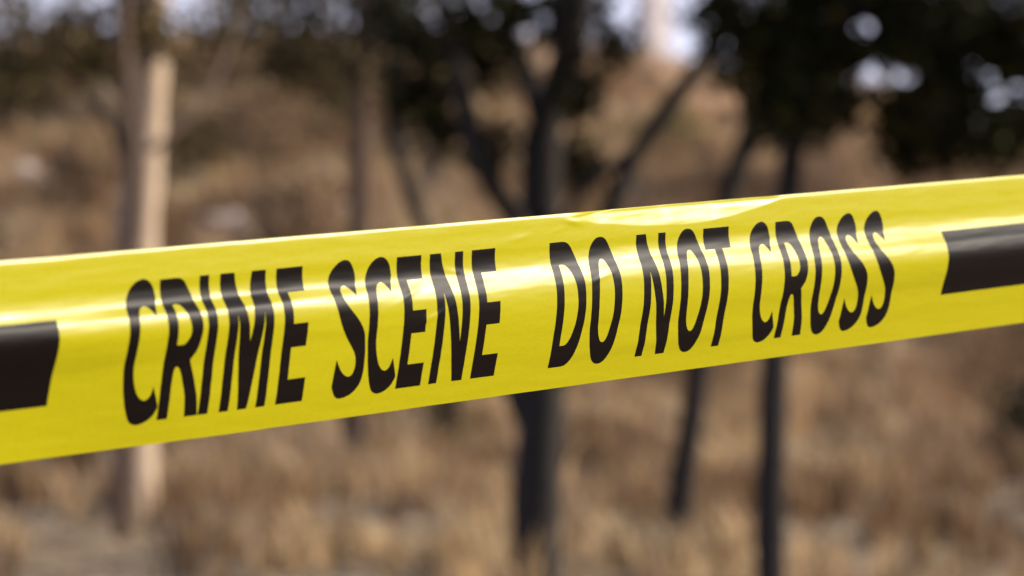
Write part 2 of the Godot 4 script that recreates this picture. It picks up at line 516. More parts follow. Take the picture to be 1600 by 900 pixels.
func spray(l: Leaves, at: Vector3, spread: Vector3, count: int, size: float, tones: Array, gaps := []) -> void:
	# small pointed leaves round a point, each folded a little along its rib
	for i in count:
		var p := at + Vector3(rng.randfn(0, 0.42) * spread.x, rng.randfn(0, 0.42) * spread.y, rng.randfn(0, 0.42) * spread.z)
		var open := true
		for g in gaps:
			if Vector2(p.x - g[0], p.y - g[1]).length() < g[2]:
				open = false
		if not open:
			continue
		var d := Vector3(rng.randf_range(-1, 1), rng.randf_range(-1, 0.6), rng.randf_range(-1, 1)).normalized()
		var s := d.cross(Vector3(rng.randf_range(-1, 1), rng.randf_range(-1, 1), rng.randf_range(-1, 1))).normalized()
		var k := size * rng.randf_range(0.65, 1.3)
		var up := d.cross(s) * k * 0.12
		var mid := p + d * k * 0.5
		l.v.append_array([p, mid + s * k * 0.26 + up, p + d * k, p, p + d * k, mid - s * k * 0.26 + up])
		var t: Color = tones[rng.randi() % tones.size()]
		t = t * rng.randf_range(0.8, 1.2)
		for q in 6:
			l.c.append(t)


func crown(l: Leaves, clumps: Array, gaps: Array, per_clump: int, size: float, tones: Array, holder: Node3D) -> void:
	# clumps: [centre, radius]; each breaks into sprays, none of which stands in a gap [x, y, radius]
	var own := []
	for g in gaps:
		own.append([g[0] - holder.position.x, g[1] - holder.position.y, g[2]])
	for c in clumps:
		var r: float = c[1]
		for k in per_clump:
			var o := Vector3(rng.randf_range(-1, 1), rng.randf_range(-1, 1), rng.randf_range(-1, 1))
			if o.length() > 1.0:
				continue
			var p: Vector3 = c[0] + o * r * Vector3(1, 0.85, 1)
			spray(l, p - holder.position, Vector3.ONE * size * 2.2, 9, size, tones, own)


func commit_leaves(l: Leaves, called: String, m: Material, parent: Node3D) -> void:
	part(called, mesh_of(l.v, PackedVector3Array(), PackedInt32Array(), l.c), m, parent)


func rooted(called: String, label: String, category: String, x: float, z: float, group := "") -> Node3D:
	return thing(called, label, category, Vector3(x, ground_height(x, z), z), group)


func limbs(t: Node3D, specs: Array, m: Material) -> void:
	# specs: [part name, start radius, end radius, points...]; the points are in the world
	for s in specs:
		var pts := []
		for p in s[3]:
			pts.append(p - t.position)
		part(s[0], limb(pts, s[1], s[2]), m, t)


const DARK_GREEN := [Color(0.016, 0.018, 0.007), Color(0.024, 0.026, 0.009), Color(0.012, 0.013, 0.006), Color(0.042, 0.038, 0.013), Color(0.075, 0.068, 0.022)]
const OLIVE := [Color(0.11, 0.085, 0.032), Color(0.15, 0.11, 0.045), Color(0.07, 0.058, 0.022), Color(0.19, 0.125, 0.065)]
const DRY := [Color(0.30, 0.195, 0.115), Color(0.40, 0.27, 0.16), Color(0.20, 0.125, 0.075), Color(0.33, 0.25, 0.12)]


func make_near_trees() -> void:
	# a small tree of several dark stems that part low down
	var t := rooted("forked_tree", "dark forked tree with several bare stems parting low, behind DO NOT lettering", "tree", 0.101, -16.0)
	limbs(t, [
		["trunk", 0.105, 0.082, [Vector3(0.101, -0.043, -16.000), Vector3(0.112, 0.423, -16.000), Vector3(0.128, 0.957, -16.000), Vector3(0.120, 1.383, -16.000), Vector3(0.123, 1.650, -16.000), Vector3(0.133, 1.903, -16.000)]],
		["branch", 0.072, 0.062, [Vector3(0.133, 1.877, -16.000), Vector3(0.173, 2.050, -16.000), Vector3(0.228, 2.231, -15.900), Vector3(0.263, 2.435, -15.800), Vector3(0.301, 2.742, -15.700), Vector3(0.260, 3.200, -15.600)]],
		["branch", 0.052, 0.030, [Vector3(0.133, 1.850, -16.000), Vector3(0.102, 2.028, -16.100), Vector3(0.041, 2.195, -16.200), Vector3(-0.035, 2.391, -16.300), Vector3(-0.082, 2.644, -16.400), Vector3(-0.220, 3.093, -16.500)]],
		["branch", 0.052, 0.034, [Vector3(0.101, 1.063, -16.000), Vector3(0.048, 1.435, -15.900), Vector3(-0.026, 1.598, -15.800), Vector3(-0.126, 1.742, -15.700), Vector3(-0.178, 1.930, -15.700), Vector3(-0.220, 2.140, -15.700), Vector3(-0.280, 2.401, -15.700), Vector3(-0.395, 2.830, -15.800)]],
		["branch", 0.042, 0.026, [Vector3(0.096, 0.583, -16.000), Vector3(-0.108, 1.061, -16.200), Vector3(-0.299, 1.359, -16.300), Vector3(-0.405, 1.578, -16.400), Vector3(-0.476, 1.797, -16.400), Vector3(-0.514, 2.043, -16.400), Vector3(-0.514, 2.316, -16.400), Vector3(-0.574, 2.808, -16.400)]],
		["branch", 0.056, 0.028, [Vector3(0.112, 0.743, -16.000), Vector3(0.265, 1.171, -15.900), Vector3(0.395, 1.513, -15.800), Vector3(0.479, 1.750, -15.800), Vector3(0.593, 1.921, -15.800), Vector3(0.706, 2.079, -15.800), Vector3(0.822, 2.257, -15.900), Vector3(0.933, 2.610, -16.000)]],
		["branch", 0.03, 0.022, [Vector3(0.176, 1.330, -16.000), Vector3(0.246, 1.589, -15.900), Vector3(0.344, 1.706, -15.900), Vector3(0.487, 1.803, -15.800)]]], M.dark_bark)
	var l := Leaves.new()
	crown(l, [[Vector3(0.284, 2.455, -16.241), 0.080], [Vector3(0.186, 2.391, -15.923), 0.075], [Vector3(-0.102, 1.860, -16.046), 0.040], [Vector3(-0.292, 1.913, -15.910), 0.040], [Vector3(-0.295, 2.161, -16.072), 0.037], [Vector3(-0.394, 2.274, -15.756), 0.053], [Vector3(-0.531, 2.366, -15.942), 0.059], [Vector3(0.279, 1.779, -16.262), 0.021], [Vector3(0.285, 2.040, -15.808), 0.019], [Vector3(0.000, 2.403, -16.093), 0.053], [Vector3(-0.424, 2.045, -15.896), 0.032], [Vector3(-0.106, 2.203, -15.880), 0.032], [Vector3(-0.157, 2.350, -15.714), 0.053], [Vector3(0.419, 2.245, -15.712), 0.000], [Vector3(0.588, 3.633, -15.991), 0.238], [Vector3(-0.052, 2.709, -16.843), 0.261], [Vector3(-0.840, 3.051, -16.441), 0.250], [Vector3(0.026, 2.846, -16.770), 0.200], [Vector3(-0.339, 3.112, -16.366), 0.280], [Vector3(-0.500, 3.574, -16.228), 0.204], [Vector3(0.340, 3.352, -15.124), 0.215], [Vector3(-0.713, 3.170, -16.207), 0.252], [Vector3(-0.386, 2.566, -15.381), 0.243], [Vector3(-0.942, 2.654, -16.756), 0.292], [Vector3(0.001, 3.377, -15.564), 0.172], [Vector3(-0.660, 2.692, -16.500), 0.279], [Vector3(-0.802, 3.647, -16.806), 0.200], [Vector3(-0.743, 2.833, -16.085), 0.251], [Vector3(0.575, 3.414, -15.384), 0.230], [Vector3(-0.815, 3.688, -15.319), 0.202], [Vector3(-0.950, 2.624, -16.702), 0.199], [Vector3(0.174, 2.985, -16.815), 0.247], [Vector3(0.473, 2.952, -16.349), 0.235], [Vector3(0.195, 3.057, -15.378), 0.227], [Vector3(0.390, 3.143, -15.402), 0.169], [Vector3(0.466, 3.555, -16.328), 0.212], [Vector3(0.430, 3.398, -15.862), 0.212], [Vector3(-1.016, 2.790, -16.828), 0.163], [Vector3(-0.785, 3.723, -16.582), 0.273], [Vector3(-0.639, 3.174, -16.393), 0.224], [Vector3(-0.719, 2.816, -16.372), 0.293], [Vector3(0.393, 3.110, -16.215), 0.174], [Vector3(0.542, 3.544, -16.715), 0.246], [Vector3(-0.005, 3.719, -15.560), 0.244], [Vector3(0.447, 3.067, -16.712), 0.201], [Vector3(0.038, 3.497, -16.705), 0.271], [Vector3(0.002, 3.130, -15.736), 0.292], [Vector3(-0.881, 2.932, -16.082), 0.226], [Vector3(-0.008, 3.408, -15.228), 0.187], [Vector3(0.382, 2.942, -15.133), 0.243], [Vector3(0.209, 3.691, -15.361), 0.224], [Vector3(-0.423, 2.749, -16.569), 0.260]], [], 46, 0.062, DARK_GREEN, t)
	commit_leaves(l, "crown", M.leaf, t)

	# the tree whose dark crown hangs into the upper right corner
	t = rooted("leaning_tree", "dark tree with a dense low hanging crown behind CROSS lettering", "tree", 1.015, -15.0)
	limbs(t, [
		["trunk", 0.062, 0.045, [Vector3(1.010, -0.012, -15.000), Vector3(1.015, 0.475, -15.000), Vector3(1.025, 0.975, -15.000), Vector3(1.060, 1.425, -15.000), Vector3(1.090, 1.750, -15.000), Vector3(1.120, 2.000, -15.000), Vector3(1.175, 2.325, -15.000)]],
		["branch", 0.045, 0.025, [Vector3(1.120, 2.000, -15.000), Vector3(1.316, 2.318, -14.900), Vector3(1.603, 2.656, -14.800), Vector3(1.960, 2.891, -14.700)]],
		["branch", 0.040, 0.020, [Vector3(1.175, 2.325, -15.000), Vector3(1.233, 2.760, -15.100), Vector3(1.469, 3.226, -15.200)]],
		["branch", 0.022, 0.010, [Vector3(1.603, 2.656, -14.800), Vector3(1.715, 2.304, -14.700), Vector3(1.690, 2.034, -14.700), Vector3(1.629, 1.863, -14.700)]]], M.dark_bark)
	l = Leaves.new()
	crown(l, [[Vector3(0.951, 2.287, -14.815), 0.188], [Vector3(0.896, 2.146, -14.722), 0.113], [Vector3(1.107, 2.233, -14.927), 0.188], [Vector3(1.070, 2.037, -14.758), 0.130], [Vector3(1.132, 1.948, -14.697), 0.085], [Vector3(1.244, 2.295, -14.931), 0.150], [Vector3(1.274, 2.015, -15.293), 0.100], [Vector3(1.521, 2.353, -15.210), 0.150], [Vector3(1.341, 2.186, -15.186), 0.090], [Vector3(1.481, 2.175, -14.805), 0.090], [Vector3(1.628, 2.264, -15.026), 0.150], [Vector3(1.806, 2.264, -14.844), 0.175], [Vector3(1.969, 2.259, -14.771), 0.175], [Vector3(1.669, 2.109, -14.724), 0.085], [Vector3(1.579, 1.990, -14.800), 0.100], [Vector3(1.530, 1.977, -15.299), 0.075], [Vector3(1.688, 1.872, -15.230), 0.130], [Vector3(1.598, 1.821, -15.215), 0.085], [Vector3(1.775, 1.896, -15.210), 0.105], [Vector3(1.836, 1.854, -14.785), 0.085], [Vector3(1.933, 1.857, -14.867), 0.100], [Vector3(1.685, 2.004, -15.089), 0.100], [Vector3(1.036, 1.945, -15.162), 0.055], [Vector3(2.135, 2.089, -15.248), 0.150], [Vector3(2.163, 1.912, -15.266), 0.125], [Vector3(0.809, 2.304, -14.711), 0.075], [Vector3(1.306, 2.205, -15.074), 0.075], [Vector3(1.739, 2.308, -15.120), 0.125], [Vector3(1.901, 2.175, -15.004), 0.100], [Vector3(1.970, 2.112, -14.774), 0.085], [Vector3(1.448, 2.274, -14.982), 0.085], [Vector3(1.569, 2.133, -14.713), 0.085], [Vector3(3.009, 2.592, -14.600), 0.243], [Vector3(3.170, 3.099, -15.696), 0.285], [Vector3(2.039, 3.208, -14.862), 0.250], [Vector3(1.142, 3.242, -14.086), 0.277], [Vector3(0.942, 2.953, -15.069), 0.210], [Vector3(1.888, 3.237, -14.391), 0.300], [Vector3(1.772, 3.439, -14.553), 0.254], [Vector3(1.701, 2.797, -15.117), 0.215], [Vector3(2.909, 3.555, -14.458), 0.183], [Vector3(2.620, 2.921, -14.662), 0.205], [Vector3(1.289, 3.217, -15.395), 0.180], [Vector3(3.181, 2.587, -15.920), 0.267], [Vector3(0.901, 3.471, -15.550), 0.296], [Vector3(1.897, 2.579, -15.636), 0.253], [Vector3(1.462, 3.411, -14.273), 0.231], [Vector3(1.636, 2.419, -14.019), 0.216], [Vector3(0.917, 3.508, -14.725), 0.273], [Vector3(1.514, 3.622, -14.848), 0.298], [Vector3(1.270, 3.588, -14.337), 0.182], [Vector3(2.463, 3.574, -14.981), 0.180], [Vector3(1.435, 2.458, -15.058), 0.190], [Vector3(2.693, 3.227, -14.956), 0.298], [Vector3(1.397, 3.210, -14.842), 0.180], [Vector3(1.428, 2.596, -14.997), 0.279], [Vector3(0.867, 3.353, -14.416), 0.205], [Vector3(1.303, 2.541, -14.103), 0.193], [Vector3(3.036, 3.003, -14.806), 0.299], [Vector3(3.108, 2.963, -15.489), 0.274], [Vector3(2.125, 3.772, -15.748), 0.201], [Vector3(3.070, 2.577, -15.314), 0.217], [Vector3(2.774, 2.930, -15.056), 0.277], [Vector3(2.549, 2.957, -15.846), 0.209], [Vector3(3.338, 3.826, -15.924), 0.296], [Vector3(2.324, 3.594, -14.255), 0.287], [Vector3(3.033, 2.818, -14.335), 0.183], [Vector3(2.500, 3.122, -15.855), 0.268], [Vector3(1.267, 3.607, -14.026), 0.290], [Vector3(3.062, 3.711, -15.566), 0.276], [Vector3(2.836, 2.974, -14.403), 0.285], [Vector3(2.543, 3.413, -15.547), 0.286], [Vector3(1.846, 2.964, -14.068), 0.178], [Vector3(2.299, 3.154, -15.216), 0.283], [Vector3(1.165, 3.301, -15.046), 0.271], [Vector3(0.804, 2.587, -14.170), 0.278], [Vector3(2.089, 3.219, -14.622), 0.273], [Vector3(1.317, 3.029, -14.190), 0.296], [Vector3(2.279, 2.135, -15.020), 0.239], [Vector3(2.506, 1.968, -14.307), 0.228], [Vector3(3.231, 2.407, -15.538), 0.180], [Vector3(2.719, 2.067, -15.599), 0.167], [Vector3(2.304, 2.373, -14.742), 0.199], [Vector3(2.601, 1.939, -14.209), 0.221], [Vector3(2.550, 2.197, -15.345), 0.199], [Vector3(2.782, 2.477, -15.556), 0.175], [Vector3(2.577, 2.064, -15.203), 0.249], [Vector3(3.022, 2.179, -15.660), 0.181], [Vector3(2.768, 2.002, -15.588), 0.181], [Vector3(2.900, 2.104, -14.425), 0.194], [Vector3(2.881, 2.236, -14.413), 0.216], [Vector3(2.164, 2.356, -14.484), 0.231]], [[1.125, 2.325, 0.018], [1.625, 2.225, 0.020], [1.863, 2.237, 0.018], [1.725, 2.025, 0.025], [1.380, 2.263, 0.058], [1.415, 2.090, 0.045], [1.492, 2.065, 0.037], [1.562, 2.090, 0.040], [1.532, 2.020, 0.035], [1.438, 1.945, 0.037], [1.770, 2.115, 0.033], [1.880, 2.085, 0.037], [1.970, 2.025, 0.040], [1.843, 1.968, 0.043], [1.225, 2.138, 0.028], [1.325, 2.095, 0.037], [1.700, 2.138, 0.022]], 80, 0.062, DARK_GREEN, t)
	commit_leaves(l, "crown", M.leaf, t)

	# a slanting stem left of it
	t = rooted("slanting_tree", "slim dark slanting trunk left of the dense low crown", "tree", 0.708, -17.0)
	limbs(t, [
		["trunk", 0.062, 0.036, [Vector3(0.708, -0.039, -17.000), Vector3(0.807, 0.768, -17.000), Vector3(0.901, 1.392, -17.000), Vector3(0.963, 1.675, -17.000), Vector3(1.037, 1.902, -17.000), Vector3(1.122, 2.100, -17.000), Vector3(1.207, 2.355, -17.000), Vector3(1.275, 2.695, -17.000), Vector3(1.388, 3.375, -17.000)]],
		["branch", 0.026, 0.012, [Vector3(1.207, 2.355, -17.000), Vector3(1.077, 2.638, -17.000), Vector3(0.992, 2.978, -17.000)]],
		["branch", 0.024, 0.012, [Vector3(1.275, 2.695, -17.000), Vector3(1.502, 3.035, -17.000), Vector3(1.700, 3.205, -17.000)]]], M.dark_bark)
	l = Leaves.new()
	crown(l, [[Vector3(1.267, 3.251, -16.441), 0.239], [Vector3(1.447, 2.758, -17.435), 0.255], [Vector3(1.330, 3.036, -17.245), 0.259], [Vector3(1.472, 3.599, -17.464), 0.172], [Vector3(1.855, 3.419, -16.889), 0.256], [Vector3(1.613, 2.870, -17.144), 0.206], [Vector3(1.252, 3.161, -16.716), 0.173], [Vector3(1.324, 2.810, -17.310), 0.185], [Vector3(1.092, 2.667, -16.511), 0.189], [Vector3(1.268, 2.805, -17.469), 0.246], [Vector3(1.482, 3.591, -16.947), 0.209], [Vector3(1.965, 3.601, -17.412), 0.198], [Vector3(1.154, 2.731, -17.081), 0.204], [Vector3(1.668, 2.828, -17.416), 0.179]], [], 40, 0.062, DARK_GREEN, t)
	commit_leaves(l, "crown", M.leaf, t)

	# two trunks side by side at the left: one pale in the sun, one dark
	t = rooted("pale_trunk_tree", "tree with a sunlit pale tan trunk at the left", "tree", -1.963, -20.0)
	limbs(t, [
		["trunk", 0.118, 0.094, [Vector3(-1.967, -0.017, -20.000), Vector3(-1.960, 0.750, -20.000), Vector3(-1.947, 1.417, -20.000), Vector3(-1.930, 1.750, -20.000), Vector3(-1.910, 2.083, -20.000), Vector3(-1.893, 2.417, -20.000), Vector3(-1.887, 2.617, -20.000), Vector3(-1.867, 2.950, -20.000)]],
		["branch", 0.022, 0.008, [Vector3(-1.913, 1.917, -20.000), Vector3(-1.784, 2.029, -19.900), Vector3(-1.650, 2.141, -19.800), Vector3(-1.510, 2.333, -19.700), Vector3(-1.372, 2.655, -19.600)]],
		["branch", 0.045, 0.02, [Vector3(-1.867, 2.950, -20.000), Vector3(-1.700, 3.417, -20.000), Vector3(-1.567, 4.017, -20.000)]],
		["branch", 0.045, 0.02, [Vector3(-1.867, 2.950, -20.000), Vector3(-1.986, 3.438, -20.200), Vector3(-2.131, 3.990, -20.300)]]], M.pale_bark)
	l = Leaves.new()
	crown(l, [[Vector3(-2.300, 3.389, -20.427), 0.204], [Vector3(-2.218, 4.022, -19.719), 0.205], [Vector3(-2.050, 2.955, -19.783), 0.281], [Vector3(-1.325, 4.214, -20.730), 0.229], [Vector3(-1.278, 3.316, -19.292), 0.330], [Vector3(-1.420, 3.422, -20.549), 0.289], [Vector3(-2.338, 4.066, -19.966), 0.218], [Vector3(-1.847, 3.639, -20.390), 0.248], [Vector3(-1.420, 3.231, -19.445), 0.205], [Vector3(-2.150, 3.949, -19.511), 0.277], [Vector3(-1.746, 3.912, -20.333), 0.248], [Vector3(-1.385, 4.192, -20.770), 0.246], [Vector3(-2.269, 4.392, -20.521), 0.225], [Vector3(-1.531, 2.971, -19.266), 0.266], [Vector3(-2.039, 3.283, -19.423), 0.252], [Vector3(-2.007, 3.690, -19.914), 0.247], [Vector3(-2.167, 2.633, -20.000), 0.087], [Vector3(-2.250, 2.567, -20.000), 0.080], [Vector3(-2.083, 2.517, -20.000), 0.060], [Vector3(-1.567, 2.650, -20.000), 0.067], [Vector3(-1.855, 2.695, -19.700), 0.087], [Vector3(-1.806, 2.580, -19.700), 0.080], [Vector3(-1.893, 2.560, -19.650), 0.060]], [], 20, 0.07, OLIVE, t)
	commit_leaves(l, "crown", M.leaf, t)
	t = rooted("dark_trunk_tree", "tree with a narrow dark trunk close against the pale trunk", "tree", -1.900, -19.0)
	limbs(t, [
		["trunk", 0.048, 0.036, [Vector3(-1.925, -0.017, -19.000), Vector3(-1.906, 0.775, -19.000), Vector3(-1.884, 1.408, -19.000), Vector3(-1.868, 1.725, -19.000), Vector3(-1.881, 1.978, -19.000), Vector3(-1.913, 2.295, -19.000), Vector3(-1.932, 2.612, -19.000), Vector3(-1.963, 2.992, -19.000)]],
		["branch", 0.032, 0.012, [Vector3(-1.875, 1.852, -19.000), Vector3(-1.995, 2.073, -19.000), Vector3(-2.122, 2.232, -19.000), Vector3(-2.280, 2.390, -19.000), Vector3(-2.470, 2.612, -19.000)]],
		["branch", 0.03, 0.012, [Vector3(-1.932, 2.612, -19.000), Vector3(-1.837, 2.928, -19.000), Vector3(-1.710, 3.498, -19.000)]]], M.brown_bark)
	l = Leaves.new()
	crown(l, [[Vector3(-2.312, 2.453, -19.000), 0.108], [Vector3(-2.185, 2.390, -19.000), 0.089], [Vector3(-2.407, 2.612, -19.000), 0.095], [Vector3(-2.058, 2.327, -19.000), 0.063], [Vector3(-2.470, 2.358, -19.000), 0.063], [Vector3(-2.424, 4.024, -19.372), 0.258], [Vector3(-2.066, 3.887, -19.093), 0.196], [Vector3(-1.517, 3.461, -19.043), 0.282], [Vector3(-2.346, 3.321, -19.159), 0.234], [Vector3(-1.750, 4.048, -19.481), 0.214], [Vector3(-2.333, 3.907, -18.657), 0.182], [Vector3(-1.981, 3.580, -18.472), 0.239], [Vector3(-2.222, 3.311, -19.734), 0.227], [Vector3(-1.471, 3.719, -19.060), 0.201], [Vector3(-1.864, 3.528, -18.515), 0.268], [Vector3(-2.012, 3.890, -19.153), 0.270], [Vector3(-1.419, 3.863, -19.155), 0.248]], [], 26, 0.07, OLIVE, t)
	commit_leaves(l, "crown", M.leaf, t)

	# a reddish brown trunk left of the forked tree
	t = rooted("brown_trunk_tree", "slim tree with a straight reddish brown trunk behind SCENE lettering", "tree", -0.960, -24.0)
	limbs(t, [
		["trunk", 0.085, 0.055, [Vector3(-0.976, 0.010, -24.000), Vector3(-0.960, 1.050, -24.000), Vector3(-0.948, 1.850, -24.000), Vector3(-0.936, 2.450, -24.000), Vector3(-0.920, 3.050, -24.000), Vector3(-0.936, 3.650, -24.000)]],
		["branch", 0.035, 0.012, [Vector3(-0.936, 2.450, -24.000), Vector3(-1.080, 2.770, -24.000), Vector3(-1.280, 3.050, -24.000), Vector3(-1.520, 3.410, -24.000)]],
		["branch", 0.035, 0.012, [Vector3(-0.928, 2.730, -24.000), Vector3(-0.800, 3.050, -24.000), Vector3(-0.600, 3.410, -24.000)]]], M.brown_bark)
	l = Leaves.new()
	crown(l, [[Vector3(-1.280, 2.930, -24.000), 0.200], [Vector3(-1.480, 2.810, -24.000), 0.144], [Vector3(-1.080, 2.830, -24.000), 0.176], [Vector3(-0.800, 2.810, -24.000), 0.160], [Vector3(-1.600, 2.970, -24.000), 0.136], [Vector3(-1.200, 2.650, -24.000), 0.120], [Vector3(-0.960, 2.610, -24.000), 0.104], [Vector3(-1.420, 2.610, -24.000), 0.088], [Vector3(-0.640, 2.970, -24.000), 0.136], [Vector3(-1.800, 2.830, -24.000), 0.096], [Vector3(-1.631, 3.273, -23.329), 0.305], [Vector3(-0.254, 3.377, -24.070), 0.273], [Vector3(-1.372, 4.257, -24.586), 0.257], [Vector3(-1.444, 3.752, -24.306), 0.234], [Vector3(-0.223, 3.244, -23.867), 0.235], [Vector3(-1.796, 3.712, -24.552), 0.302], [Vector3(-1.636, 3.752, -23.879), 0.210], [Vector3(-0.309, 4.014, -24.728), 0.301], [Vector3(-0.463, 4.102, -24.677), 0.310], [Vector3(-0.160, 4.197, -23.666), 0.200], [Vector3(-0.940, 3.799, -24.225), 0.211], [Vector3(-0.694, 3.552, -24.079), 0.261], [Vector3(-0.640, 4.107, -23.417), 0.252], [Vector3(-1.577, 3.374, -23.743), 0.239], [Vector3(-1.329, 3.614, -24.226), 0.214], [Vector3(-1.677, 3.215, -24.428), 0.219]], [], 26, 0.075, OLIVE, t)
	commit_leaves(l, "crown", M.leaf, t)


func make_far_trees() -> void:
	var t: Node3D
	var l: Leaves

	t = rooted("ridge_tree", "loose olive tree on the ridge in the upper left corner", "tree", -6.640, -48.0, "trees along the ridge")
	limbs(t, [
		["trunk", 0.09, 0.04, [Vector3(-6.640, 2.210, -48.000), Vector3(-6.608, 3.410, -48.000), Vector3(-6.664, 4.370, -48.000), Vector3(-6.152, 5.170, -48.000)]],
		["branch", 0.05, 0.02, [Vector3(-6.640, 3.650, -48.000), Vector3(-6.400, 4.130, -48.000), Vector3(-6.160, 4.610, -48.000)]],
		["branch", 0.05, 0.02, [Vector3(-6.640, 3.890, -48.000), Vector3(-6.880, 4.290, -48.000), Vector3(-7.120, 4.690, -48.000)]]], M.brown_bark)
	l = Leaves.new()
	crown(l, [[Vector3(-6.091, 4.536, -48.091), 0.560], [Vector3(-6.619, 4.759, -47.850), 0.640], [Vector3(-5.554, 4.979, -47.608), 0.560], [Vector3(-6.203, 3.954, -47.719), 0.400], [Vector3(-5.499, 4.404, -48.518), 0.320], [Vector3(-6.887, 4.213, -48.049), 0.480]], [], 40, 0.13, OLIVE, t)
	commit_leaves(l, "crown", M.leaf, t)

	t = rooted("ridge_tree", "thin olive tree on the ridge between pale trunk and brown trunk", "tree", -3.900, -52.0, "trees along the ridge")
	limbs(t, [
		["trunk", 0.09, 0.04, [Vector3(-3.900, 2.290, -52.000), Vector3(-3.865, 3.590, -52.000), Vector3(-3.926, 4.630, -52.000), Vector3(-3.718, 5.497, -52.000)]],
		["branch", 0.05, 0.02, [Vector3(-3.900, 3.850, -52.000), Vector3(-3.640, 4.370, -52.000), Vector3(-3.380, 4.890, -52.000)]],
		["branch", 0.05, 0.02, [Vector3(-3.900, 4.110, -52.000), Vector3(-4.160, 4.543, -52.000), Vector3(-4.420, 4.977, -52.000)]]], M.brown_bark)
	l = Leaves.new()
	crown(l, [[Vector3(-3.992, 4.548, -52.073), 0.433], [Vector3(-3.519, 4.769, -51.495), 0.520], [Vector3(-4.354, 4.211, -52.250), 0.347], [Vector3(-3.166, 4.416, -51.341), 0.433], [Vector3(-3.811, 5.321, -51.965), 0.520], [Vector3(-3.400, 4.127, -52.303), 0.347]], [], 36, 0.13, OLIVE, t)
	commit_leaves(l, "crown", M.leaf, t)

	t = rooted("ridge_tree", "dark ridge tree directly behind the reddish brown trunk", "tree", -2.167, -50.0, "trees along the ridge")
	limbs(t, [
		["trunk", 0.10, 0.04, [Vector3(-2.167, 2.250, -50.000), Vector3(-2.133, 3.500, -50.000), Vector3(-2.192, 4.500, -50.000), Vector3(-2.108, 5.333, -50.000)]],
		["branch", 0.05, 0.02, [Vector3(-2.167, 3.750, -50.000), Vector3(-1.917, 4.250, -50.000), Vector3(-1.667, 4.750, -50.000)]],
		["branch", 0.05, 0.02, [Vector3(-2.167, 4.000, -50.000), Vector3(-2.417, 4.417, -50.000), Vector3(-2.667, 4.833, -50.000)]]], M.brown_bark)
	l = Leaves.new()
	crown(l, [[Vector3(-2.337, 4.506, -50.088), 0.583], [Vector3(-1.839, 4.678, -50.161), 0.583], [Vector3(-2.758, 4.843, -50.140), 0.500], [Vector3(-2.140, 3.884, -49.388), 0.417], [Vector3(-1.697, 4.135, -50.915), 0.383], [Vector3(-2.518, 5.363, -50.368), 0.667], [Vector3(-1.514, 5.202, -50.451), 0.500]], [], 44, 0.13, OLIVE, t)
	commit_leaves(l, "crown", M.leaf, t)

	t = rooted("ridge_tree", "olive ridge tree seen between the stems of the forked tree", "tree", -0.720, -54.0, "trees along the ridge")
	limbs(t, [
		["trunk", 0.09, 0.04, [Vector3(-0.720, 2.330, -54.000), Vector3(-0.684, 3.680, -54.000), Vector3(-0.747, 4.760, -54.000), Vector3(-0.576, 5.660, -54.000)]],
		["branch", 0.05, 0.02, [Vector3(-0.720, 3.950, -54.000), Vector3(-0.450, 4.490, -54.000), Vector3(-0.180, 5.030, -54.000)]],
		["branch", 0.05, 0.02, [Vector3(-0.720, 4.220, -54.000), Vector3(-0.990, 4.670, -54.000), Vector3(-1.260, 5.120, -54.000)]]], M.brown_bark)
	l = Leaves.new()
	crown(l, [[Vector3(-1.007, 4.545, -54.910), 0.414], [Vector3(-0.539, 4.215, -53.903), 0.450], [Vector3(-0.179, 4.738, -53.665), 0.396], [Vector3(-1.251, 4.824, -53.608), 0.414], [Vector3(-0.268, 3.932, -53.633), 0.360], [Vector3(-0.715, 5.091, -53.600), 0.360], [Vector3(-0.626, 3.574, -53.632), 0.324], [Vector3(0.000, 4.277, -53.418), 0.360]], [], 26, 0.13, OLIVE, t)
	commit_leaves(l, "crown", M.leaf, t)


